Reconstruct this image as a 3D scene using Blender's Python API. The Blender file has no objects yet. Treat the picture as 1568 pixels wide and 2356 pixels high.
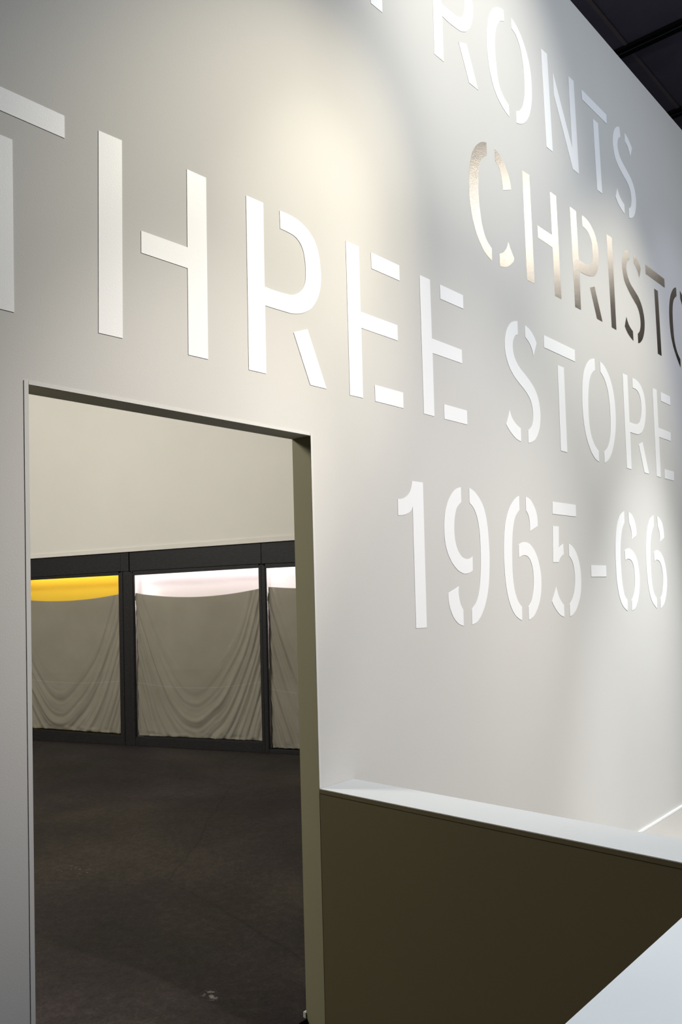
import bpy, bmesh, math, random
from mathutils import Vector, Matrix, noise
random.seed(7)
S = bpy.context.scene
COL = S.collection

# ------------------------------------------------------------------ camera
W, H = 1568.0, 2356.0
F, CX, CY = 1868.79, 577.0, 1280.93
EYE = 1.6
yaw, pitch, roll = -.78754, -.04122, -.02243
Ry = Matrix(((math.cos(yaw), 0, math.sin(yaw)), (0, 1, 0), (-math.sin(yaw), 0, math.cos(yaw))))
Rx = Matrix(((1, 0, 0), (0, math.cos(pitch), -math.sin(pitch)), (0, math.sin(pitch), math.cos(pitch))))
Rz = Matrix(((math.cos(roll), -math.sin(roll), 0), (math.sin(roll), math.cos(roll), 0), (0, 0, 1)))
RC = Rz @ Rx @ Ry                                   # room (right, down, into) -> camera (right, down, forward)
cam_d = bpy.data.cameras.new('camera')
cam = bpy.data.objects.new('camera', cam_d)
COL.objects.link(cam)
def room_dir(v):
    w = RC.transposed() @ Vector(v)
    return Vector((w[0], w[2], -w[1]))
ax, ay, az = room_dir((1, 0, 0)), room_dir((0, -1, 0)), room_dir((0, 0, -1))
M = Matrix((ax, ay, az)).transposed().to_4x4()
M.translation = (0, 0, EYE)
cam.matrix_world = M
cam_d.sensor_fit = 'VERTICAL'
cam_d.sensor_height = 36.0
cam_d.sensor_width = 36.0 * W / H
cam_d.lens = F / H * 36.0
cam_d.shift_x = (W / 2 - CX) / H
cam_d.shift_y = (CY - H / 2) / H
cam_d.clip_start = 0.05
S.camera = cam

# ------------------------------------------------------------------ world, lights, exposure
world = bpy.data.worlds.new('hall_ambient')
S.world = world
world.use_nodes = True
world.node_tree.nodes['Background'].inputs[0].default_value = (.75, .80, .88, 1)
world.node_tree.nodes['Background'].inputs[1].default_value = 0.02
S.view_settings.view_transform = 'Standard'
S.view_settings.look = 'None'
S.view_settings.gamma = 1.0
S.view_settings.use_curve_mapping = False
S.view_settings.exposure = 0.0

def spot(name, loc, aim, watts, deg, blend, col, size=.08):
    d = bpy.data.lights.new(name, 'SPOT')
    d.energy = watts; d.spot_size = math.radians(deg); d.spot_blend = blend
    d.color = col; d.shadow_soft_size = size
    o = bpy.data.objects.new(name, d); COL.objects.link(o)
    o.location = loc
    o.rotation_euler = (Vector(aim) - Vector(loc)).to_track_quat('-Z', 'Y').to_euler()
    return o
def area(name, loc, aim, watts, sx, sy, col):
    d = bpy.data.lights.new(name, 'AREA')
    d.shape = 'RECTANGLE'; d.size = sx; d.size_y = sy; d.energy = watts; d.color = col
    o = bpy.data.objects.new(name, d); COL.objects.link(o)
    o.location = loc
    o.rotation_euler = (Vector(aim) - Vector(loc)).to_track_quat('-Z', 'Y').to_euler()
    return o
WARM, NEUT, COOL = (1, .93, .78), (1, .97, .90), (.82, .90, 1)
D = 1.976                                           # the lettered wall's face
for loc, aim, watts, deg, col in (
        ((3.72, -.34, 5.00), (2.12, D, 2.91), 600, 36.9, (1, .90, .70)),
        ((3.60, -.40, 5.10), (2.36, D, 3.0), 230, 17.5, (1, .93, .80)),  # narrow spot added to lift the centre of the first pool
        ((3.20, -2.2, 5.31), (3.29, D, 1.14), 1190, 38.6, (1, .925, .84)),
        ((2.49, -1.01, 6.37), (3.64, D, 4.22), 790, 38.6, (1, .955, .85)),
        ((5.91, -.11, 6.39), (5.21, D, 1.69), 950, 41.8, (1, .93, .78)),
        ((4.90, -.20, 6.33), (6.91, D, 3.12), 200, 25.0, (.76, .76, 1)),
        ((6.47, -.26, 5.75), (5.51, D, .20), 1720, 26.8, (.994, .995, .97)),
        ((3.58, -1.16, 5.26), (1.62, D, 1.75), 760, 20.5, (1, .91, .84)),  # unseen fill spot added to brighten the wall's left side
        ((2.60, .10, 6.30), (1.55, .45, .86), 860, 20.0, (.92, .97, 1))):  # unseen fill spot added to brighten the nearer low wall's top
    spot('gallery_and_fill_spot', loc, aim, watts, deg, 1.0, col)
area('unseen_ceiling_panel', (4.6, -1.6, 6.4), (4.6, -1.6, 0), 275, 3, 2, (.82, .90, 1))
area('unseen_ceiling_panel', (10.3, -1.0, 6.4), (10.3, -1.0, 0), 80, 3.85, 1.45, (1, .95, .88))  # unseen panel, placed and sized for its reflection in the foil letters
area('unseen_ceiling_panel', (15.2, -3.3, 6.4), (15.2, -3.3, 0), 11, 2.4, 1.3, (1, .92, .82))  # second unseen panel, added for the reflections low in the foil letters
area('inner_room_light', (.2, 5.2, 4.7), (4.9, 6.4, 1.6), 375, 1.6, 1.6, (1, .965, .885))

# ------------------------------------------------------------------ helpers
def ray(px, py):
    return room_dir(((px - CX) / F, (py - CY) / F, 1.0))
E0 = Vector((0, 0, EYE))
def on_wall(px, py, Y=D):
    r = ray(px, py)
    return E0 + r * (Y / r[1])

def mat(name):
    m = bpy.data.materials.new(name); m.use_nodes = True
    n = m.node_tree.nodes; b = n['Principled BSDF']
    return m, n, m.node_tree.links, b
def coord(n, l, scale=(1, 1, 1)):
    t = n.new('ShaderNodeTexCoord'); mp = n.new('ShaderNodeMapping')
    mp.inputs['Scale'].default_value = scale
    l.new(t.outputs['Object'], mp.inputs['Vector'])
    return mp.outputs['Vector']
def noise_tex(n, l, vec, scale, detail=4, rough=.55):
    t = n.new('ShaderNodeTexNoise'); t.inputs['Scale'].default_value = scale
    t.inputs['Detail'].default_value = detail; t.inputs['Roughness'].default_value = rough
    l.new(vec, t.inputs['Vector'])
    return t.outputs['Fac']
def ramp(n, l, fac, stops):
    r = n.new('ShaderNodeValToRGB'); e = r.color_ramp.elements
    while len(e) < len(stops): e.new(.5)
    for k, (p, c) in zip(e, stops): k.position = p; k.color = (*c, 1)
    l.new(fac, r.inputs['Fac'])
    return r.outputs['Color']
def bump(n, l, b, fac, strength, dist):
    u = n.new('ShaderNodeBump'); u.inputs['Strength'].default_value = strength; u.inputs['Distance'].default_value = dist
    l.new(fac, u.inputs['Height']); l.new(u.outputs['Normal'], b.inputs['Normal'])

def paint(name, c, rough=.85, var=.03, bscale=900, bs=.08, spec=.3):
    m, n, l, b = mat(name)
    v = coord(n, l)
    f = noise_tex(n, l, v, 1.3, 5)
    lo = tuple(x * (1 - var) for x in c); hi = tuple(min(1, x * (1 + var)) for x in c)
    l.new(ramp(n, l, f, [(.3, lo), (.7, hi)]), b.inputs['Base Color'])
    b.inputs['Roughness'].default_value = rough
    b.inputs['Specular IOR Level'].default_value = spec
    bump(n, l, b, noise_tex(n, l, v, bscale, 2), bs, .002)
    return m
M_WALL = paint('wall_paint_grey_white', (.55, .545, .53), .95, .015, 260, .12, .05)
M_TRIM = paint('corner_bead_paint', (.58, .58, .565), .7, .02, 300, .05)
M_LINTEL = paint('lintel_underside_lightened', (.62, .59, .49), .8, .03, 300, .05)  # lightened paint standing in for bounce light under the lintel
M_OLIVE_SHADED = paint('olive_paint_shaded', (.150, .126, .067), .75, .03, 300, .05)  # the reveal olive darkened: the parapet's shade is put into the colour
M_OLIVE_LIT = paint('olive_paint_lit', (.345, .323, .205), .75, .03, 300, .05)  # the same olive lightened for the light on the jambs
M_CAP = paint('white_cap_paint', (.485, .505, .515), .6, .01, 300, .04)
M_INWALL = paint('inner_wall_paint', (.66, .64, .59), .9, .02, 260, .08, .1)
M_HFLOOR = paint('pale_hall_floor', (.285, .277, .266), .6, .05, 40, .05)
M_CEIL = paint('dark_ceiling_paint', (.165, .158, .225), .9, .15, 20, .05, .1)
M_BATTEN = paint('ceiling_batten_paint', (.235, .205, .225), .9, .1, 40, .05, .1)
M_TRACK = paint('black_rail_paint', (.004, .004, .005), .5, .1, 80, .05, .2)
M_TRACKEDGE = paint('rail_slot_metal', (.16, .21, .25), .4, .1, 80, .05, .4)
M_DARKHALL = paint('dim_hall_wall_paint', (.05, .046, .043), .9, .1, 40, .05, .1)

def letter_mat():
    m, n, l, b = mat('white_lettering')
    v = coord(n, l)
    b.inputs['Base Color'].default_value = (.81, .82, .835, 1)
    b.inputs['Roughness'].default_value = .42
    b.inputs['Specular IOR Level'].default_value = .2
    bump(n, l, b, noise_tex(n, l, v, 300, 3), .12, .002)
    return m
M_LETTER = letter_mat()
def foil_mat():
    m, n, l, b = mat('mirror_foil')
    v = coord(n, l)
    b.inputs['Base Color'].default_value = (.80, .755, .68, 1)
    b.inputs['Metallic'].default_value = 1
    b.inputs['Roughness'].default_value = .17
    bump(n, l, b, noise_tex(n, l, v, 230, 3), .42, .002)
    return m
M_FOIL = foil_mat()
def wood_mat():
    m, n, l, b = mat('black_painted_wood')
    v = coord(n, l, (14, 14, 60))
    f = noise_tex(n, l, v, 2, 6, .6)
    l.new(ramp(n, l, f, [(.35, (.010, .010, .0105)), (.75, (.022, .021, .021))]), b.inputs['Base Color'])
    b.inputs['Roughness'].default_value = .6
    b.inputs['Specular IOR Level'].default_value = .3
    bump(n, l, b, f, .25, .003)
    return m
M_WOOD = wood_mat()
def floor_mat():
    m, n, l, b = mat('stained_dark_concrete')
    v = coord(n, l)
    big = noise_tex(n, l, v, 1.1, 6, .62)
    fine = noise_tex(n, l, v, 22, 6, .7)
    mx = n.new('ShaderNodeMix'); mx.data_type = 'FLOAT'; mx.inputs[0].default_value = .45
    l.new(big, mx.inputs[2]); l.new(fine, mx.inputs[3])
    grain = noise_tex(n, l, v, 75, 3, .7)
    mg = n.new('ShaderNodeMix'); mg.data_type = 'FLOAT'; mg.inputs[0].default_value = .30
    l.new(mx.outputs[0], mg.inputs[2]); l.new(grain, mg.inputs[3])
    tone = ramp(n, l, mg.outputs[0], [(.36, (.0075, .0060, .0048)), (.5, (.0225, .0180, .0133)), (.62, (.046, .037, .028))])
    mauve = ramp(n, l, mg.outputs[0], [(.36, (.0080, .0060, .0060)), (.5, (.0225, .0170, .0160)), (.62, (.044, .034, .033))])
    mt = n.new('ShaderNodeMix'); mt.data_type = 'RGBA'
    l.new(ramp(n, l, noise_tex(n, l, v, .8, 3), [(.42, (0, 0, 0)), (.58, (1, 1, 1))]), mt.inputs[0])
    l.new(tone, mt.inputs[6]); l.new(mauve, mt.inputs[7])
    base = mt.outputs[2]
    # worn pale flecks
    t = n.new('ShaderNodeTexVoronoi'); t.inputs['Scale'].default_value = 9
    l.new(v, t.inputs['Vector'])
    r = ramp(n, l, t.outputs['Distance'], [(.012, (1, 1, 1)), (.03, (0, 0, 0))])
    gate = ramp(n, l, noise_tex(n, l, v, 3.3, 2), [(.60, (0, 0, 0)), (.66, (1, 1, 1))])
    mu = n.new('ShaderNodeMix'); mu.data_type = 'RGBA'; mu.blend_type = 'MULTIPLY'; mu.inputs[0].default_value = 1
    l.new(r, mu.inputs[6]); l.new(gate, mu.inputs[7])
    m2 = n.new('ShaderNodeMix'); m2.data_type = 'RGBA'
    l.new(mu.outputs[2], m2.inputs[0]); l.new(base, m2.inputs[6]); m2.inputs[7].default_value = (.16, .15, .135, 1)
    # two scraped patches of pale paint
    last = m2.outputs[2]
    for cx_, cy_, rad, dens in ((2.647, 4.111, .16, .66), (2.192, 2.458, .05, .56)):
        dv = n.new('ShaderNodeVectorMath'); dv.operation = 'DISTANCE'; dv.inputs[1].default_value = (cx_, cy_, .001)
        l.new(v, dv.inputs[0])
        near = n.new('ShaderNodeMapRange'); near.inputs[1].default_value = rad; near.inputs[2].default_value = rad * .4
        l.new(dv.outputs['Value'], near.inputs[0])
        sp_ = ramp(n, l, noise_tex(n, l, v, 46, 3), [(dens - .03, (0, 0, 0)), (dens + .03, (1, 1, 1))])
        mm = n.new('ShaderNodeMix'); mm.data_type = 'RGBA'; mm.blend_type = 'MULTIPLY'; mm.inputs[0].default_value = 1
        l.new(sp_, mm.inputs[6]); l.new(near.outputs[0], mm.inputs[7])
        mk = n.new('ShaderNodeMix'); mk.data_type = 'RGBA'
        l.new(mm.outputs[2], mk.inputs[0]); l.new(last, mk.inputs[6]); mk.inputs[7].default_value = (.20, .18, .17, 1)
        last = mk.outputs[2]
    # thin wandering cracks
    wv = n.new('ShaderNodeTexVoronoi'); wv.feature = 'DISTANCE_TO_EDGE'; wv.inputs['Scale'].default_value = .42
    nz = n.new('ShaderNodeTexNoise'); nz.inputs['Scale'].default_value = 2.2; nz.inputs['Detail'].default_value = 6
    l.new(v, nz.inputs['Vector'])
    ad = n.new('ShaderNodeMix'); ad.data_type = 'VECTOR'; ad.inputs[0].default_value = .12
    l.new(v, ad.inputs[4]); l.new(nz.outputs['Color'], ad.inputs[5]); l.new(ad.outputs[1], wv.inputs['Vector'])
    cr = ramp(n, l, wv.outputs['Distance'], [(.0006, (.62, .60, .58)), (.0028, (1, 1, 1))])
    m3 = n.new('ShaderNodeMix'); m3.data_type = 'RGBA'; m3.blend_type = 'MULTIPLY'; m3.inputs[0].default_value = 1
    l.new(last, m3.inputs[6]); l.new(cr, m3.inputs[7])
    l.new(m3.outputs[2], b.inputs['Base Color'])
    b.inputs['Roughness'].default_value = .7
    b.inputs['Specular IOR Level'].default_value = .2
    bump(n, l, b, fine, .3, .004)
    return m
M_FLOOR = floor_mat()
def cloth_mat():
    m, n, l, b = mat('taupe_cotton_cloth')
    v = coord(n, l)
    f = noise_tex(n, l, v, 3, 4)
    l.new(ramp(n, l, f, [(.3, (.30, .272, .222)), (.7, (.345, .315, .262))]), b.inputs['Base Color'])
    b.inputs['Roughness'].default_value = .95
    b.inputs['Specular IOR Level'].default_value = .1
    bump(n, l, b, noise_tex(n, l, v, 500, 2), .2, .001)
    return m
M_CLOTH = cloth_mat()
M_SEAM = paint('pale_stitching', (.46, .43, .36), .95, .1, 300, .1, .1)
M_YELLOW = paint('yellow_interior_paint', (.78, .53, .052), .8, .02, 200, .03, .1)
M_SIDE = paint('interior_paint_lit_side', (.90, .88, .88), .8, .01, 200, .03, .1)  # pink bays' side panels whitened to imitate stronger light on them
M_PINK = paint('pinkish_white_interior_paint', (.84, .76, .76), .8, .01, 200, .03, .1)
def glass_mat():
    m, n, l, b = mat('clear_window_glass')
    n.remove(b)
    t = n.new('ShaderNodeBsdfTransparent'); t.inputs[0].default_value = (.96, .965, .96, 1)
    g = n.new('ShaderNodeBsdfGlossy'); g.inputs['Roughness'].default_value = .02
    fr = n.new('ShaderNodeFresnel'); fr.inputs[0].default_value = 1.25
    mx = n.new('ShaderNodeMixShader')
    l.new(fr.outputs[0], mx.inputs[0]); l.new(t.outputs[0], mx.inputs[1]); l.new(g.outputs[0], mx.inputs[2])
    l.new(mx.outputs[0], n['Material Output'].inputs['Surface'])
    return m
M_GLASS = glass_mat()
def tube_mat():
    m, n, l, b = mat('fluorescent_tube_glow')
    b.inputs['Base Color'].default_value = (.9, .9, .9, 1)
    b.inputs['Emission Color'].default_value = (1, .97, .96, 1)
    b.inputs['Emission Strength'].default_value = 17
    return m
M_TUBE = tube_mat()

def link(name, me, m, parent=None):
    o = bpy.data.objects.new(name, me); COL.objects.link(o)
    for k in (m if isinstance(m, (list, tuple)) else [m]): o.data.materials.append(k)
    if parent: o.parent = parent
    return o
def from_bm(name, bm, m, parent=None, smooth=False):
    bmesh.ops.recalc_face_normals(bm, faces=bm.faces[:])
    me = bpy.data.meshes.new(name); bm.to_mesh(me); bm.free()
    if smooth:
        for p in me.polygons: p.use_smooth = True
    return link(name, me, m, parent)
def hexa(bm, v):
    """v: eight points, the first four one face, the next four the opposite face"""
    q = [bm.verts.new(p) for p in v]
    for f in ((3, 2, 1, 0), (4, 5, 6, 7), (0, 1, 5, 4), (1, 2, 6, 5), (2, 3, 7, 6), (3, 0, 4, 7)):
        bm.faces.new([q[i] for i in f])
def box(bm, x0, x1, y0, y1, z0, z1):
    hexa(bm, [(x0, y0, z0), (x1, y0, z0), (x1, y1, z0), (x0, y1, z0), (x0, y0, z1), (x1, y0, z1), (x1, y1, z1), (x0, y1, z1)])
def prism(bm, pts, vec):
    """a flat outline and its copy moved by vec, closed"""
    a = [bm.verts.new(p) for p in pts]; b = [bm.verts.new(Vector(p) + Vector(vec)) for p in pts]
    k = len(pts)
    fa = bm.faces.new(a); fb = bm.faces.new(b[::-1])
    for i in range(k): bm.faces.new((a[i], b[i], b[(i + 1) % k], a[(i + 1) % k]))
    return fa, fb
def structure(o): o['kind'] = 'structure'; return o
def tag(o, label, cat, group=None):
    o['label'] = label; o['category'] = cat
    if group: o['group'] = group
    return o
def empty(name, loc, label, cat, group=None):
    o = bpy.data.objects.new(name, None); COL.objects.link(o); o.location = loc; o.empty_display_size = .1
    return tag(o, label, cat, group)

# ------------------------------------------------------------------ the setting
JL, JR, LIN = 1.137, 2.314, 2.175                   # doorway
TH = .091
TOP = 5.175
# lettered wall with the doorway cut through it; reveals take the lightened paints
bm = bmesh.new()
prism(bm, [(x, D, z) for x, z in ((-4, -.06), (JL, -.06), (JL, LIN), (JR, LIN), (JR, -.06), (11, -.06), (11, TOP), (-4, TOP))], (0, TH, 0))
bmesh.ops.recalc_face_normals(bm, faces=bm.faces[:])
for f in bm.faces:
    c = f.calc_center_median()
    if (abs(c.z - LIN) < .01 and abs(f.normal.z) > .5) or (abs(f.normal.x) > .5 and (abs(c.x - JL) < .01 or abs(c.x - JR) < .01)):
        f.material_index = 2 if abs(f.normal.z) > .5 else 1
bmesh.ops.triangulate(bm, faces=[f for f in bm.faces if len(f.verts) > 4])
structure(from_bm('wall_front', bm, [M_WALL, M_OLIVE_LIT, M_LINTEL]))
# corner bead round the opening
def casing(name, pts):
    bm = bmesh.new(); prism(bm, [(x, D + .001, z) for x, z in pts], (0, -.003, 0)); return structure(from_bm(name, bm, M_TRIM))
casing('trim_1', [(JL - .014, .002), (JL - .0005, .002), (JL - .0005, LIN + .011), (JL - .014, LIN + .011)])
casing('trim_2', [(JL + .0005, LIN + .001), (JR - .001, LIN + .001), (JR - .001, LIN + .011), (JL + .0005, LIN + .011)])
casing('trim_3', [(JR + .0005, .863), (JR + .011, .863), (JR + .011, LIN + .011), (JR + .0005, LIN + .011)])
bm = bmesh.new(); box(bm, 2.53, 11, D - .010, D + .001, .0015, .014)
structure(from_bm('baseboard_front', bm, M_LETTER))
# hall floor, ceiling, far hall walls
bm = bmesh.new(); box(bm, 2.515, 18, -8, D + .04, -.1, 0)
structure(from_bm('floor', bm, M_HFLOOR))
bm = bmesh.new(); box(bm, -6, 18, -8, 13, 6.5, 6.6)
ceil = structure(from_bm('ceiling', bm, M_CEIL))
for y in (-3.9, -1.75, .4, 2.55, 4.7):
    bm = bmesh.new(); box(bm, -5.8, 17.8, y + .03, y + .062, 6.494, 6.502)
    from_bm('ceiling_batten', bm, M_BATTEN, ceil)
bm = bmesh.new(); box(bm, -6.1, 18.1, -8.1, -8, -.1, 6.5)
structure(from_bm('wall_back', bm, M_DARKHALL))
bm = bmesh.new(); box(bm, 18, 18.1, -8, 13, -.1, 6.5)
structure(from_bm('wall_right', bm, M_DARKHALL))
bm = bmesh.new(); box(bm, -6.1, -6, -8, 13, -.1, 6.5)
structure(from_bm('wall_left', bm, M_DARKHALL))

# inner room: the store front wall runs obliquely
A = Vector((4.664, 8.136, 0)); U = Vector((5.921 - 4.664, 5.275 - 8.136, 0)).normalized(); N = Vector((-U.y, U.x, 0))
def sp(s, d, z): return A + U * s + N * d + Vector((0, 0, z))
def quad_box(bm, q, d0, d1):
    """q: four (s, z) corners; between depths d0 and d1 behind the face"""
    hexa(bm, [sp(s, d0, z) for s, z in q] + [sp(s, d1, z) for s, z in q])
bm = bmesh.new()
e0, e1 = sp(-4.2, .3, 0), sp(6.9, .3, 0)
prism(bm, [(-3, D + TH - .004, -.1), (e1.x, D + TH - .004, -.1), e1 + Vector((0, 0, -.1)), e0 + Vector((0, 0, -.1)), (-3, e0.y, -.1)], (0, 0, .101))
structure(from_bm('floor_inner', bm, M_FLOOR))
bm = bmesh.new(); box(bm, -6, 2.515, -8, D + TH - .005, -.14, -.04)
structure(from_bm('floor_passage', bm, M_FLOOR))
bm = bmesh.new()
prism(bm, [(-3, D + TH, 4.98), (e1.x, D + TH, 4.98), e1 + Vector((0, 0, 4.98)), e0 + Vector((0, 0, 4.98)), (-3, e0.y, 4.98)], (0, 0, .06))
structure(from_bm('ceiling_inner', bm, M_INWALL))
bm = bmesh.new(); box(bm, -3.1, -3, D + TH, e0.y, 0, 4.98)
structure(from_bm('wall_inner_left', bm, M_INWALL))
bm = bmesh.new(); box(bm, -3.1, e0.x, e0.y, e0.y + .1, 0, 4.98)
structure(from_bm('wall_inner_far', bm, M_INWALL))
ht = lambda s: 2.003 + .0239 * s                    # top of the black headers
tt = lambda s: 2.046 + .0265 * s
S0, S1 = -4.2, 6.6
bm = bmesh.new()
quad_box(bm, [(S0, ht(S0)), (S1, ht(S1)), (S1, 4.98), (S0, 4.98)], 0, .28)
structure(from_bm('wall_inner_right', bm, M_INWALL))
bm = bmesh.new(); quad_box(bm, [(S0, ht(S0) + .002), (S1, ht(S1) + .002), (S1, tt(S1)), (S0, tt(S0))], -.014, .001)
structure(from_bm('trim_4', bm, M_INWALL))
# plain wall on either side of the three store fronts
for nm, s0, s1 in (('wall_inner_right_return', S0, -.42), ('wall_inner_right_end', 4.30, S1)):
    bm = bmesh.new(); quad_box(bm, [(s0, .001), (s1, .001), (s1, ht(s1)), (s0, ht(s0))], 0, .28)
    structure(from_bm(nm, bm, M_INWALL))
# low skirting on the room side of the right jamb
bm = bmesh.new(); box(bm, JR - .004, 6.9, D + TH, D + TH + .012, .0015, .022)
structure(from_bm('baseboard_inner', bm, M_TRIM))

# ------------------------------------------------------------------ parapets
PT = .862
p = empty('low_wall', (JR, .9, 0), 'waist-high low wall with olive side and white top running out from the doorway', 'low wall', 'low walls round the doorway passage')
def part(name, bm, m, root):
    o = from_bm(name, bm, m)
    o.parent = root; o.matrix_parent_inverse = Matrix.Translation(root.location).inverted()
    return o
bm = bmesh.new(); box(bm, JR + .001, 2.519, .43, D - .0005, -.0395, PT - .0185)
b = part('body', bm, [M_OLIVE_SHADED, M_WALL], p)
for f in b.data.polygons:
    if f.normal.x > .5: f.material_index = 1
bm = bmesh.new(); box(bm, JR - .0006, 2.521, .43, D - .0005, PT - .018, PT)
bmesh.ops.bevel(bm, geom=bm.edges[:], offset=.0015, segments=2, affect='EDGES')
c = part('cap', bm, [M_CAP, M_OLIVE_SHADED], p); c['label'] = 'white cap'
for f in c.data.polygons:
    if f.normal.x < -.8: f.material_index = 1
p = empty('low_wall', (1.4, .5, 0), 'white top of the nearer low wall cutting across the bottom right corner', 'low wall', 'low walls round the doorway passage')
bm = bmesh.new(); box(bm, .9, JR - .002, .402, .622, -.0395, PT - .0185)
part('body', bm, M_OLIVE_SHADED, p)
bm = bmesh.new(); box(bm, .9, JR - .002, .40, .624, PT - .018, PT)
bmesh.ops.bevel(bm, geom=bm.edges[:], offset=.0015, segments=2, affect='EDGES')
part('cap', bm, M_CAP, p)

# ------------------------------------------------------------------ ceiling rails
for x, lab in ((7.60, 'black ceiling rail crossing the dark ceiling, the upper of the two above the wall top'),
               (9.02, 'black ceiling rail at the right edge, the lower of the two above the wall top')):
    r = empty('ceiling_rail', (x + .065, 1, 6.5), lab, 'ceiling rail', 'black rails across the dark ceiling')
    bm = bmesh.new(); box(bm, x, x + .05, -7.5, 12, 6.468, 6.4995); part('flange', bm, M_TRACK, r)
    bm = bmesh.new(); box(bm, x + .08, x + .13, -7.5, 12, 6.468, 6.4995); part('flange', bm, M_TRACK, r)
    bm = bmesh.new(); box(bm, x + .05, x + .08, -7.5, 12, 6.478, 6.4995); part('slot', bm, M_TRACK, r)
    bm = bmesh.new(); box(bm, x + .060, x + .067, -7.5, 12, 6.470, 6.479); part('conductor_strip', bm, M_TRACKEDGE, r)

# ------------------------------------------------------------------ store fronts
def front(lab, bay, s_l, s_r, gl, gr, top_l, top_r, bot_l, bot_r, hb_l, hb_r, cap, post, interior, cloth):
    """s_l..s_r outer frame; gl, gr glass edges; top/bot glass heights; hb header board's lower edge; cap, post: extra posts on the left"""
    r = empty('store_front', sp((s_l + s_r) / 2, 0, 0), lab, 'store front', 'black wooden store fronts with draped windows')
    lerp = lambda s, a, b: a + (b - a) * (s - s_l) / (s_r - s_l)
    tz = lambda s: top_l + (top_r - top_l) * (s - gl) / (gr - gl)
    bz = lambda s: bot_l + (bot_r - bot_l) * (s - gl) / (gr - gl)
    hb = lambda s: lerp(s, hb_l, hb_r)
    def qb(name, q, d0, d1, m, parent=r):
        bm = bmesh.new(); quad_box(bm, q, d0, d1)
        bmesh.ops.bevel(bm, geom=bm.edges[:], offset=.0018, segments=1, affect='EDGES')
        return part(name, bm, m, parent)
    g = .003
    hr = s_r - .0265 if bay == 1 else s_r
    qb('header_board', [(s_l + g, hb(s_l)), (hr, hb(hr)), (hr, ht(hr) - .001), (s_l + g, ht(s_l) - .001)], .006, .0505, M_WOOD)
    if cap:
        c0, c1 = cap
        qb('post_cap', [(c0, hb_l), (c1, hb_l), (c1, ht(c1) - .001), (c0, ht(c0) - .001)], .003, .0505, M_WOOD)
        p0, p1 = post
        qb('post', [(p0, .0015), (p1, .0015), (p1, hb_l - g), (p0, hb_l - g)], .006, .26, M_WOOD)
    # frame
    qb('light_stop', [(gl - .03, tz(gl - .03) + .006), (gr + .018, tz(gr + .018) + .006), (gr + .018, ht(gr + .018) - .02), (gl - .03, ht(gl - .03) - .02)], .051, .0995, M_WOOD)  # hidden strip added behind the top rail to block stray tube light
    qb('stile', [(s_l, .0015), (gl, .0015), (gl, tz(gl) + .02), (s_l, hb(s_l) - g)], 0, .05, M_WOOD)
    qb('stile', [(gr, .0015), (s_r, .0015), (s_r, hb(s_r) - g), (gr, tz(gr) + .02)], 0, .05, M_WOOD)
    qb('top_rail', [(gl, tz(gl)), (gr, tz(gr)), (gr, hb(gr) - g), (gl, hb(gl) - g)], .004, .05, M_WOOD)
    qb('bottom_rail', [(gl, .0015), (gr, .0015), (gr, bz(gr)), (gl, bz(gl))], .004, .05, M_WOOD)
    bm = bmesh.new(); quad_box(bm, [(gl - .004, bz(gl) - .004), (gr + .004, bz(gr) - .004), (gr + .004, tz(gr) + .004), (gl - .004, tz(gl) + .004)], .022, .027)
    part('glass_pane', bm, M_GLASS, r)
    # slim beads round the glass
    bw = .012
    for q in ([(gl, bz(gl)), (gr, bz(gr)), (gr, bz(gr) + bw * .6), (gl, bz(gl) + bw * .6)],
              [(gl, bz(gl) + bw * .6), (gl + bw * .5, bz(gl) + bw * .6), (gl + bw * .5, tz(gl)), (gl, tz(gl))],
              [(gr - bw * .5, bz(gr) + bw * .6), (gr, bz(gr) + bw * .6), (gr, tz(gr)), (gr - bw * .5, tz(gr))]):
        qb('glazing_bead', q, .008, .020, M_WOOD)
    # lit box behind
    zt = max(top_l, top_r) + .06
    side = M_SIDE if interior is M_PINK else interior
    def pl(name, q, d0, d1, m):
        bm = bmesh.new(); quad_box(bm, q, d0, d1); return part(name, bm, m, r)
    bl, br = gl - .040, gr + .013
    pl('back_panel', [(bl, .02), (br, .02), (br, zt), (bl, zt)], .24, .25, interior)
    pl('side_panel', [(gl - .041, .02), (gl - .03, .02), (gl - .03, zt), (gl - .041, zt)], .0505, .24, side)
    pl('side_panel', [(gr + .002, .02), (gr + .014, .02), (gr + .014, zt), (gr + .002, zt)], .0505, .24, side)
    pl('top_panel', [(bl, zt), (br, zt), (br, zt + .012), (bl, zt + .012)], .1005, .25, interior)
    # fluorescent tube hidden behind the header
    bm = bmesh.new()
    L = gr - gl - .03
    bmesh.ops.create_cone(bm, cap_ends=True, segments=12, radius1=.011, radius2=.011, depth=L)
    c = sp((gl + gr) / 2, .113, zt - .022)
    rot = Vector((0, 0, 1)).rotation_difference(U).to_matrix().to_4x4()
    bmesh.ops.transform(bm, matrix=Matrix.Translation(c) @ rot, verts=bm.verts[:])
    part('fluorescent_tube', bm, M_TUBE, r)
    if interior is M_PINK:                           # an upright tube tucked behind the left stile
        bm = bmesh.new()
        bmesh.ops.create_cone(bm, cap_ends=True, segments=10, radius1=.007, radius2=.007, depth=.34)
        bmesh.ops.transform(bm, matrix=Matrix.Translation(sp(gl - .0195, .060, tz(gl) - .15)), verts=bm.verts[:])
        part('fluorescent_tube', bm, M_TUBE, r)
    # the cloth hung behind the glass is a thing of its own
    cl, c_l, c_m, c_r, seam_l, seam_m, seam_r = cloth
    k = empty('window_cloth', sp((gl + gr) / 2, .06, bot_l), cl, 'cloth', 'taupe cloths hung behind the shop windows')
    nu, nv = 170, 190
    rnd = random.Random(bay * 11)
    ph = [rnd.uniform(0, 6.28) for _ in range(6)]
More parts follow.
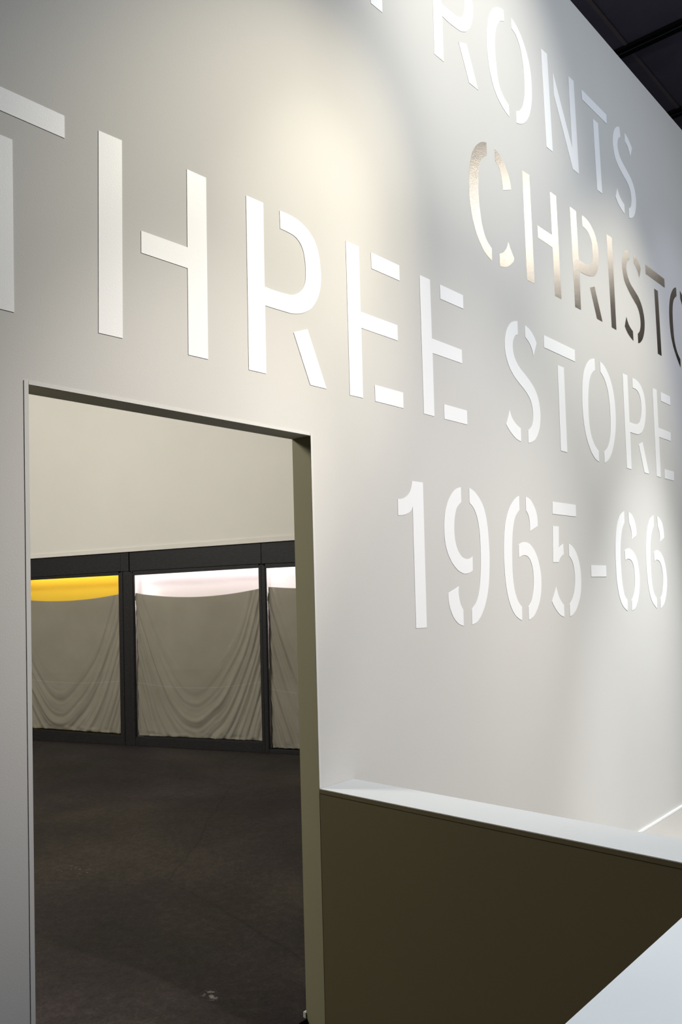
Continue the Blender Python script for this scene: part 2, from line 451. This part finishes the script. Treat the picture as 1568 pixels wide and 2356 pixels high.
    def topz(u):
        a = (c_l + c_r) / 2; q = c_m
        return c_l + (c_r - c_l) * (u + 1) / 2 - ((c_l + c_r) / 2 - c_m) * (1 - u * u)
    def relief(u, v):
        w = abs(u)
        p1 = Vector((u * 1.4 + bay * 7.3, v * 1.6, 0)); p2 = Vector((u * 3.1, v * 3.4, bay * 3.7))
        q = v + .86 * w ** 2.0 + .05 * noise.noise(p1) + (.045 if u > 0 else -.01) * min(1, w * 4)
        # nested swags hang from the upper corners and swing under the middle
        t = min(1, max(0, (q - .50) / .42)); env = t * t * (3 - 2 * t)
        env *= .75 + .45 * noise.noise(p2)
        a = math.sin(q * 52 + ph[0] + 1.5 * noise.noise(p1 * 1.9))
        b2 = math.sin(q * 93 + ph[1] + 2.0 * noise.noise(p2 * .8 + Vector((5, 0, 0))))
        c2 = math.sin(q * 23 + ph[2] + noise.noise(p1))
        fold = (a * abs(a) * .55 + b2 * .20 + c2 * .55) * env
        # fine strands close to the side edges, rumpled hem, slight slackness all over
        fold += math.exp(-((1 - w) / .07) ** 2) * .45 * math.sin(w * 70 + v * 9 + ph[3])
        hem = math.exp(-((1 - v) / .03) ** 2)
        fold += hem * 1.2 * noise.noise(Vector((u * 9, v * 30, bay)))
        fold += .25 * noise.noise(p2 * 1.2)
        return fold
    cg0, cg1 = gl + .003, gr - .003
    def cp(u, v, lift=0):
        s = cg0 + (cg1 - cg0) * (u + 1) / 2
        z0 = topz(u); z1 = (bz(s)) + .012
        return sp(s, .062 - .0155 * relief(u, v) - lift, z0 + (z1 - z0) * v)
    bm = bmesh.new()
    grid = [[bm.verts.new(cp(-1 + 2 * i / nu, j / nv)) for i in range(nu + 1)] for j in range(nv + 1)]
    for j in range(nv):
        for i in range(nu):
            bm.faces.new((grid[j][i], grid[j][i + 1], grid[j + 1][i + 1], grid[j + 1][i]))
    o = part('fabric', bm, M_CLOTH, k)
    for f in o.data.polygons: f.use_smooth = True
    md = o.modifiers.new('thickness', 'SOLIDIFY'); md.thickness = .0012; md.offset = 0
    # pale stitched seam across the cloth
    bm = bmesh.new(); prev = None
    for i in range(nu + 1):
        u = -1 + 2 * i / nu
        s = cg0 + (cg1 - cg0) * (u + 1) / 2
        zs = seam_l + (seam_r - seam_l) * (u + 1) / 2 - ((seam_l + seam_r) / 2 - seam_m) * (1 - u * u)
        z0 = topz(u); z1 = bz(s) + .012
        v = (zs - z0) / (z1 - z0); dv = .0035 / (z0 - z1)
        row = [bm.verts.new(cp(u, v - dv * sgn, .0016)) for sgn in (-.55, .55)]
        if prev: bm.faces.new((prev[0], row[0], row[1], prev[1]))
        prev = row
    part('seam', bm, M_SEAM, k)['label'] = 'pale stitched seam'
front('black store front with a yellow-lit strip above its cloth, left of the wide post', 1,
      -.42, 1.187, -.36, 1.138, 1.760, 1.792, .119, .095, 1.786, 1.8315, None, None, M_YELLOW,
      ('taupe cloth hung in the store front with the yellow strip', 1.58, 1.528, 1.596, .700, .634, .668))
front('black store front with a wide pinkish-white lit strip, between wide post and slim divider', 2,
      1.268, 2.757, 1.309, 2.731, 1.785, 1.821, .087, .095, 1.831, 1.861, (1.163, 1.262), (1.1885, 1.2665), M_PINK,
      ('taupe cloth with swagged folds hung in the middle store front', 1.597, 1.545, 1.619, .655, .612, .690))
front('black store front cut off by the right door jamb, window nearly to the floor', 3,
      2.758, 4.30, 2.797, 4.25, 1.815, 1.84, .032, .034, 1.861, 1.866, None, None, M_PINK,
      ('taupe cloth in the store front cut off by the right door jamb', 1.631, 1.60, 1.64, .62, .56, .60))

# ------------------------------------------------------------------ lettering: outlines measured on the wall
def outline(ox, oy, sc, pts):
    """crop coordinates -> picture points; (x, y) is a corner, (x, y, 1) lies on a curve"""
    k = len(pts); out = []
    P = [Vector((q[0], q[1])) for q in pts]; sm = [len(q) > 2 for q in pts]
    for i in range(k):
        j = (i + 1) % k
        a, b = P[i], P[j]
        if not sm[i] and not sm[j]:
            out.append(a); continue
        d = (b - a).length
        def tan(c):
            p, n = P[(c - 1) % k], P[(c + 1) % k]
            la, lb = max((P[c] - p).length, 1e-6), max((n - P[c]).length, 1e-6)
            return (((P[c] - p) / la) * lb + ((n - P[c]) / lb) * la) / (la + lb)
        ta = tan(i) if sm[i] else None; tb = tan(j) if sm[j] else None
        ch = (b - a) / d
        if ta is None: ta = (2 * ch - tb)
        if tb is None: tb = (2 * ch - ta)
        ta, tb = ta * d, tb * d
        for s in range(6):
            t = s / 6; t2, t3 = t * t, t * t * t
            out.append(a * (2 * t3 - 3 * t2 + 1) + ta * (t3 - 2 * t2 + t) + b * (3 * t2 - 2 * t3) + tb * (t3 - t2))
    return [(ox + q.x / sc, oy + q.y / sc) for q in out]
def curve(s):
    """'x,y x,y* ...' -> points; a star marks a point on a curve"""
    r = []
    for w in s.split():
        st = w.endswith('*'); x, y = w.rstrip('*').split(',')
        r.append((float(x), float(y), 1) if st else (float(x), float(y)))
    return r
def letter(name, label, group, pieces, m, thick=.0012):
    """pieces: lists of wall points; one stroke of the stencil each"""
    allp = [q for pc in pieces for q in pc]
    x = sum(q.x for q in allp) / len(allp); z = min(q.z for q in allp)
    e = empty(name, (x, D, z), label, 'letter', group)
    for pc in pieces:
        bm = bmesh.new()
        fa, fb = prism(bm, [(q.x, D - .0003, q.z) for q in pc], (0, -thick, 0))
        bm.normal_update()
        bmesh.ops.triangulate(bm, faces=[fa, fb])
        part('stroke', bm, m, e)
def px_letter(name, label, group, m, *specs, **kw):
    pcs = []
    for ox, oy, sc, s in specs:
        pcs.append([on_wall(*q) for q in outline(ox, oy, sc, curve(s))])
    letter(name, label, group, pcs, m, **kw)

GT, GS, GN, GF, GM = ('white letters of the word THREE', 'white letters of the word STORE', 'white numerals of 1965-66',
                      'white letters of the top line FRONTS', 'mirror foil letters')
L = 'stencil_letter'
# THREE
xr = on_wall(147.8, 290).x; xs = on_wall(30.8, 600).x
w = on_wall(280, 500).x - on_wall(226, 500).x
zt0, zt1 = on_wall(147.8, 267).z, on_wall(147.8, 318.3).z
zs, zb = on_wall(31, 323).z, on_wall(30.5, 718.5).z
xl = xs - w - (xr - xs)
V3 = lambda x, z: Vector((x, D, z))
letter(L, 'white stencil letter T cut off by the left edge, first of THREE', GT,
       [[V3(xl, zt0), V3(xr, zt0), V3(xr, zt1), V3(xl, zt1)], [V3(xs - w, zs), V3(xs, zs), V3(xs, zb), V3(xs - w, zb)]], M_LETTER)
px_letter(L, 'white stencil letter H of THREE, above the doorway', GT, M_LETTER,
          (0, 0, 1, '225.8,300.5 279.6,323.5 281.5,778.6 226.3,766'),
          (0, 0, 1, '429,389.6 473,409.5 478,826.9 432.8,816.4 430.9,617.4 324.2,581.6 324,531 430.4,569.3'))
px_letter(L, 'white stencil letter R of THREE, above the right half of the doorway', GT, M_LETTER,
          (540, 420, 6.5333, '164,195 421,307 443,1563 455,1570 760,1673* 855,1692* 930,1673* 1000,1618* 1040,1540* 1062,1340* 1050,1180* 1015,1000* 950,870* 870,790* 790,745* 678,692 669,425 790,475* 950,570* 1090,710* 1190,870* 1250,1060* 1280,1260* 1290,1400* 1283,1568* 1260,1678* 1200,1818* 1130,1903* 1030,1958* 940,1973* 840,1966* 740,1938* 450,1848 468,2875 207,2815'),
          (540, 660, 6.5333, '878,685 1087,638 1375,1535 1130,1475'))
px_letter(L, 'white stencil letter E of THREE, first of the two Es', GT, M_LETTER,
          (780, 540, 4.9, '70,70 217,135 237,868 652,1022 657,1195 245,1052 265,1842 118,1808'),
          (780, 540, 4.9, '354,200 673,347 677,520 360,381'),
          (780, 740, 4.9, '398,713 717,801 721,978 403,897'))
px_letter(L, 'white stencil letter E of THREE, last letter before STORE', GT, M_LETTER,
          (780, 540, 4.9, '901,454 1019,507 1041,1170 1377,1298 1383,1452 1049,1335 1070,2048 951,2018'),
          (780, 540, 4.9, '1130,561 1390,683 1396,837 1136,723'),
          (780, 740, 4.9, '1176,930 1436,1003 1441,1162 1182,1097'))
# STORE
c1 = (1140, 720, 6.927); c2 = (1320, 800, 6.322)
px_letter(L, 'white stencil letter S of STORE, below the foil letter C', GS, M_LETTER,
          (*c1, '340,133 300,132* 240,155* 195,215* 160,300* 142,400* 138,500* 150,640* 178,760* 225,890* 290,1010* 370,1120* 450,1220* 510,1310* 555,1410* 580,1520* 590,1650* 580,1760* 555,1830* 510,1870 517,2073 560,2062* 610,2030* 655,1960* 685,1870* 703,1750* 707,1620* 695,1490* 668,1350* 620,1220* 550,1100* 470,990* 390,890* 325,780* 285,670* 268,560* 268,470* 280,410* 305,365* 347,342'),
          (*c1, '457,195 530,260* 590,350* 645,485 596,692 570,580* 530,480* 465,388'),
          (*c1, '220,1540 240,1630* 290,1730* 394,1840 400,2050 330,2010* 250,1920* 161,1773'))
px_letter(L, 'white stencil letter T of STORE', GS, M_LETTER,
          (*c1, '758,352 1253,591 1259,778 766,550'), (*c1, '978,830 1079,872 1136,2223 1033,2195'))
px_letter(L, 'white stencil letter O of STORE', GS, M_LETTER,
          (*c2, '293,160 250,165* 205,200* 165,270* 135,370* 118,500* 114,700* 120,900* 140,1100* 165,1250* 205,1400* 260,1540* 320,1630* 361,1660 354,1500 300,1420* 260,1320* 230,1190* 212,1030* 204,850* 203,700* 210,560* 228,440* 255,370* 301,325'),
          (*c2, '371,200 420,245* 470,330* 515,440* 550,560* 580,720* 597,900* 602,1080* 595,1250* 575,1400* 545,1530* 510,1610* 475,1655* 440,1677 433,1518 470,1480* 500,1410* 520,1300* 527,1150* 523,960* 508,780* 485,620* 455,510* 420,420* 379,355'))
px_letter(L, 'white stencil letter R of STORE', GS, M_LETTER,
          (*c2, '700,374 770,403 803,1080 860,1103* 910,1113* 945,1095* 965,1040* 975,950* 972,830* 960,740* 935,660* 900,610* 849,585 842,440 900,470* 950,525* 990,610* 1020,720* 1035,850* 1037,970* 1027,1090* 1005,1180* 970,1240* 930,1260* 880,1250* 812,1228 833,1770 764,1750'),
          (*c2, '937,1410 993,1375 1088,1838 1021,1817'))
px_letter(L, 'white stencil letter E of STORE, last in its line at the right edge', GS, M_LETTER,
          (*c2, '1135,584 1196,613 1223,1163 1399,1235 1404,1360 1231,1298 1258,1885 1198,1868'),
          (*c2, '1253,643 1391,710 1397,839 1260,775'), (*c2, '1309,1764 1448,1803 1450,1936 1316,1902'))
# 1965-66
NU = 'stencil_numeral'
c3 = (900, 1090, 6.272); c4 = (1140, 1120, 7.127); c5 = (1340, 1150, 6.877)
px_letter(NU, 'white stencil numeral 1 at the start of 1965-66', GN, M_LETTER,
          (*c3, '291,104 450,128 507,2220 352,2231 302,470 285,520* 250,560* 190,590* 92,598 86,362 140,362* 200,335* 250,280* 275,215*'))
px_letter(NU, 'white stencil numeral 9', GN, M_LETTER,
          (*c3, '997,195 930,220* 860,300* 800,430* 768,570* 757,750* 765,930* 790,1080* 840,1220* 910,1340* 980,1410* 1060,1443* 1130,1425* 1170,1392 1167,1190 1130,1225* 1085,1233* 1030,1210* 980,1150* 940,1060* 915,950* 903,820* 904,700* 915,590* 940,490* 1004,408'),
          (*c3, '1115,203 1180,245* 1250,330* 1310,440* 1350,570* 1380,740* 1400,960* 1411,1180* 1410,1380* 1400,1600* 1375,1780* 1335,1940* 1280,2070* 1220,2150* 1160,2177 1155,1950 1200,1895* 1240,1790* 1265,1660* 1280,1480* 1284,1280* 1280,1050* 1268,850* 1245,690* 1210,560* 1170,475* 1122,420'),
          (*c3, '971,1624 965,1710* 975,1790* 995,1880* 1033,1960 1040,2193 970,2165* 905,2090* 855,1980* 825,1860* 817,1724'))
px_letter(NU, 'white stencil numeral 6 between the 9 and the 5', GN, M_LETTER,
          (*c4, '377,150 320,190* 260,270* 200,400* 160,550* 138,720* 128,950* 130,1180* 145,1430* 170,1650* 205,1830* 260,2000* 330,2120* 429,2193 425,1967 370,1890* 325,1770* 295,1630* 275,1450* 265,1200* 264,950* 272,750* 290,600* 320,480* 383,380'),
          (*c4, '484,160 550,200* 610,290* 655,400* 675,500* 682,645 555,730 555,640* 545,530* 525,450* 491,392'),
          (*c4, '370,957 415,920* 470,908* 540,930* 610,1010* 665,1120* 705,1260* 735,1430* 743,1600* 735,1760* 710,1900* 670,2020* 610,2130* 538,2182 533,1965 575,1890* 600,1780* 615,1650* 617,1500* 605,1370* 580,1250* 540,1165* 490,1125* 450,1122* 415,1135* 377,1162'))
px_letter(NU, 'white stencil numeral 5 before the dash', GN, M_LETTER,
          (*c4, '923,243 1305,298 1312,490 927,444'),
          (*c4, '929,643 1027,652 1029,1015 1060,970* 1100,940 1110,1110 1070,1140* 1045,1180* 1026,1238 936,1238'),
          (*c4, '1189,930 1240,965* 1290,1030* 1340,1150* 1375,1300* 1393,1480* 1396,1600* 1385,1760* 1355,1900* 1310,2020* 1260,2095* 1213,2127 1207,1925 1245,1860* 1275,1760* 1290,1640* 1295,1500* 1285,1380* 1262,1260* 1230,1180* 1196,1132'),
          (*c4, '987,1640 1010,1730* 1045,1830* 1113,1935 1122,2135 1060,2105* 990,2020* 918,1880'))
px_letter('stencil_dash', 'short white stencil dash between the years 1965 and 66', GN, M_LETTER,
          (0, 0, 1, '1358,1300.7 1392.9,1301.2 1394,1326.8 1359,1327'))
px_letter(NU, 'white stencil numeral 6 just after the dash', GN, M_LETTER,
          (*c5, '650,183 600,230* 560,320* 530,450* 515,620* 512,800* 520,1050* 535,1280* 560,1450* 595,1590* 640,1690* 708,1757 703,1582 665,1520* 640,1420* 620,1290* 605,1110* 594,900* 594,720* 605,560* 625,440* 655,360'),
          (*c5, '716,190 760,220* 800,290* 830,390* 845,560 770,630 768,530* 755,450* 726,365'),
          (*c5, '660,803 690,778* 720,770* 760,785* 810,840* 850,930* 880,1080* 895,1230* 893,1390* 880,1530* 855,1640* 820,1720* 776,1752 772,1583 800,1520* 817,1420* 822,1290* 815,1150* 795,1030* 765,960* 720,932* 690,940* 668,960'))
px_letter(NU, 'white stencil numeral 6 at the end of 1965-66, last of the line', GN, M_LETTER,
          (*c5, '1115,248 1070,290* 1035,380* 1010,520* 997,700* 997,900* 1008,1120* 1030,1330* 1060,1500* 1100,1620* 1172,1718 1167,1555 1130,1490* 1105,1400* 1085,1250* 1072,1050* 1066,850* 1068,680* 1080,560* 1098,470* 1120,413'),
          (*c5, '1169,253 1210,290* 1245,350* 1268,440* 1283,600 1217,665 1216,580* 1205,500* 1181,420'),
          (*c5, '1122,830 1150,803* 1175,796* 1215,820* 1260,890* 1295,1000* 1320,1150* 1330,1290* 1325,1420* 1308,1550* 1280,1650* 1230,1718 1225,1560 1250,1500* 1262,1400* 1266,1280* 1257,1140* 1235,1030* 1205,970* 1170,948* 1150,955* 1130,973'))
# the foil line
FN = 'foil_letter'
c6 = (1060, 310, 6.545); c7 = (1220, 420, 6.93); c8 = (1380, 540, 7.362)
FO = dict(thick=.0006)
px_letter(FN, 'mirror foil letter C, first of the foil line', GM, M_FOIL,
          (*c6, '382,122 345,110* 290,115* 235,150* 185,220* 150,310* 130,420* 120,550* 118,700* 124,900* 140,1070* 170,1250* 215,1430* 280,1610* 360,1770* 467,1905 460,1705 390,1600* 345,1480* 310,1330* 285,1150* 268,1000* 260,850* 258,680* 263,540* 280,430* 310,365* 387,310'),
          (*c6, '500,212 570,290* 640,420* 690,540* 730,680* 753,829 630,833 620,720* 600,600* 570,490* 512,398'),
          (*c6, '705,1612 799,1870 780,1920* 740,1960* 690,1990* 640,1992* 585,1980 577,1790 630,1775* 670,1730* 692,1680*'), **FO)
px_letter(FN, 'mirror foil letter H beside the foil C', GM, M_FOIL,
          (0, 0, 1, '1200,391.7 1216.6,402.5 1229,652.8 1211.6,643.6'),
          (*c7, '303,143 402,213 490,1860 387,1802 347,1035 115,875 106,685 338,838'), **FO)
px_letter(FN, 'mirror foil letter R in the middle of the foil line', GM, M_FOIL,
          (*c7, '622,385 720,455 765,1230 830,1275* 890,1310* 930,1318* 960,1305* 980,1260* 988,1180* 982,1060* 968,950* 940,850* 900,770* 860,725* 821,692 817,525 870,565* 930,640* 985,740* 1030,850* 1060,970* 1077,1090* 1080,1200* 1072,1320* 1055,1420* 1030,1475* 990,1495* 950,1495* 900,1480* 777,1408 801,2030 708,1983'),
          (*c7, '943,1675 1017,1658 1143,2220 1055,2170'), **FO)
px_letter(FN, 'mirror foil letter I, a single upright darkening downwards', GM, M_FOIL,
          (0, 0, 1, '1394,539 1406.3,547 1417,759.3 1406.2,752.9'), **FO)
px_letter(FN, 'dark-reflecting mirror foil letter S', GM, M_FOIL,
          (*c8, '480,275 455,268* 420,285* 390,330* 372,410* 367,520* 380,650* 405,770* 450,890* 510,1010* 570,1120* 620,1210* 655,1310* 675,1420* 681,1520* 675,1590* 660,1645* 634,1675 640,1838 670,1830* 705,1790* 735,1700* 750,1570* 745,1430* 725,1300* 690,1170* 640,1050* 575,940* 510,830* 465,710* 445,610* 442,530* 452,470* 470,440* 491,432'),
          (*c8, '562,342 615,410* 655,490* 684,580 657,735 635,640* 610,565* 570,490'),
          (*c8, '441,1385 460,1460* 490,1540* 552,1635 562,1798 500,1725* 450,1640* 413,1547'), **FO)
px_letter(FN, 'dark-reflecting mirror foil letter T', GM, M_FOIL,
          (*c8, '757,500 1082,751 1089,898 767,660'), (*c8, '910,912 973,955 1038,2053 974,2015'), **FO)
px_letter(FN, 'dark-reflecting mirror foil letter O cut off by the right edge', GM, M_FOIL,
          (*c8, '1281,897 1255,898* 1225,930* 1195,1000* 1175,1100* 1165,1230* 1166,1380* 1178,1560* 1200,1740* 1235,1900* 1285,2060* 1360,2255 1355,2110 1310,2010* 1275,1890* 1250,1750* 1235,1580* 1225,1400* 1223,1260* 1232,1150* 1250,1085* 1290,1042'),
          (*c8, '1344,948 1400,1060* 1450,1220* 1485,1400* 1505,1600* 1513,1800* 1508,2000* 1490,2160* 1455,2270* 1418,2300 1413,2150 1435,2120* 1452,2020* 1458,1860* 1450,1680* 1435,1500* 1410,1320* 1382,1190* 1350,1085'), **FO)
# top line
c9 = (1100, 0, 6.272); c10 = (1230, 90, 7.139); c11 = (1330, 190, 7.365); c12 = (840, 0, 5.6)
zc = on_wall(1243.3, 112).z; zb = on_wall(852, 7.5).z
x0 = on_wall(852, 7.5).x; x1 = on_wall(878.7, 28.2).x; st = .19 * (zc - zb)
letter(L, 'foot of the white stencil letter F at the top edge', GF,
       [[V3(x0, zc), V3(x1, zc), V3(x1, zb + .58 * (zc - zb)), V3(x1 + .16, zb + .58 * (zc - zb)), V3(x1 + .16, zb + .46 * (zc - zb)), V3(x1, zb + .46 * (zc - zb)), V3(x1, zb), V3(x0, zb)],
        [V3(x1 + .045, zc), V3(x1 + .17, zc), V3(x1 + .17, zc - .12 * (zc - zb)), V3(x1 + .045, zc - .12 * (zc - zb))]], M_LETTER)
px_letter(L, 'white stencil letter R cut off by the top edge', GF, M_LETTER,
          (*c12, '846,-790 963,-672 975,42 1130,175* 1180,212* 1215,226* 1245,210* 1265,160* 1272,80* 1268,0* 1258,-110* 1240,-230* 1205,-330* 1145,-405* 1036,-448 1030,-605 1120,-532* 1200,-440* 1270,-310* 1320,-180* 1350,-85* 1368,0* 1384,130* 1378,230* 1355,330* 1315,395* 1280,412* 1230,405* 1160,360* 985,207 1006,798 884,695'),
          (*c12, '1198,542 1299,566 1450,1162 1333,1068'))
px_letter(L, 'brightly lit white stencil letter O near the top edge', GF, M_LETTER,
          (*c9, '357,152 320,122* 265,108* 215,120* 175,165* 145,240* 125,350* 115,500* 118,650* 130,800* 160,1020* 200,1200* 260,1380* 340,1540* 442,1687 433,1515 370,1415* 315,1290* 280,1150* 258,980* 243,830* 234,640* 237,500* 248,420* 275,345* 310,305* 367,312'),
          (*c9, '464,252 530,350* 590,470* 640,600* 690,760* 730,930* 755,1110* 766,1300* 765,1450* 750,1580* 720,1690* 680,1755* 630,1788* 590,1788* 545,1772 538,1602 580,1602* 620,1565* 645,1490* 660,1370* 660,1200* 650,1030* 630,860* 600,700* 560,570* 520,480* 474,415'))
px_letter(L, 'white stencil letter N, right of the bright O', GF, M_LETTER,
          (*c10, '95,157 193,245 289,1853 187,1772'), (*c10, '287,537 608,1790 541,605 630,690 719,2218 620,2138 308,920'))
px_letter(L, 'white stencil letter T in the top line, nearest the wall top', GF, M_LETTER,
          (*c11, '44,113 468,545 476,703 55,287'), (*c11, '239,612 327,692 400,1885 312,1815'))
px_letter(L, 'white stencil letter S ending the top line', GF, M_LETTER,
          (*c11, '690,765 660,745* 625,765* 595,820* 580,890* 577,1000* 590,1140* 620,1280* 660,1390* 710,1490* 770,1600* 820,1690* 860,1790* 882,1880* 893,1980* 890,2060* 880,2110* 848,2132 854,2290 885,2297* 915,2285* 945,2240* 965,2150* 972,2040* 962,1900* 935,1770* 890,1640* 830,1520* 765,1400* 710,1290* 675,1180* 658,1080* 660,990* 675,940* 706,918'),
          (*c11, '772,850 830,940* 870,1030* 902,1115 873,1260 850,1160* 825,1080* 779,995'),
          (*c11, '655,1788 675,1870* 710,1960* 772,2065 781,2230 720,2140* 670,2050* 625,1938'))
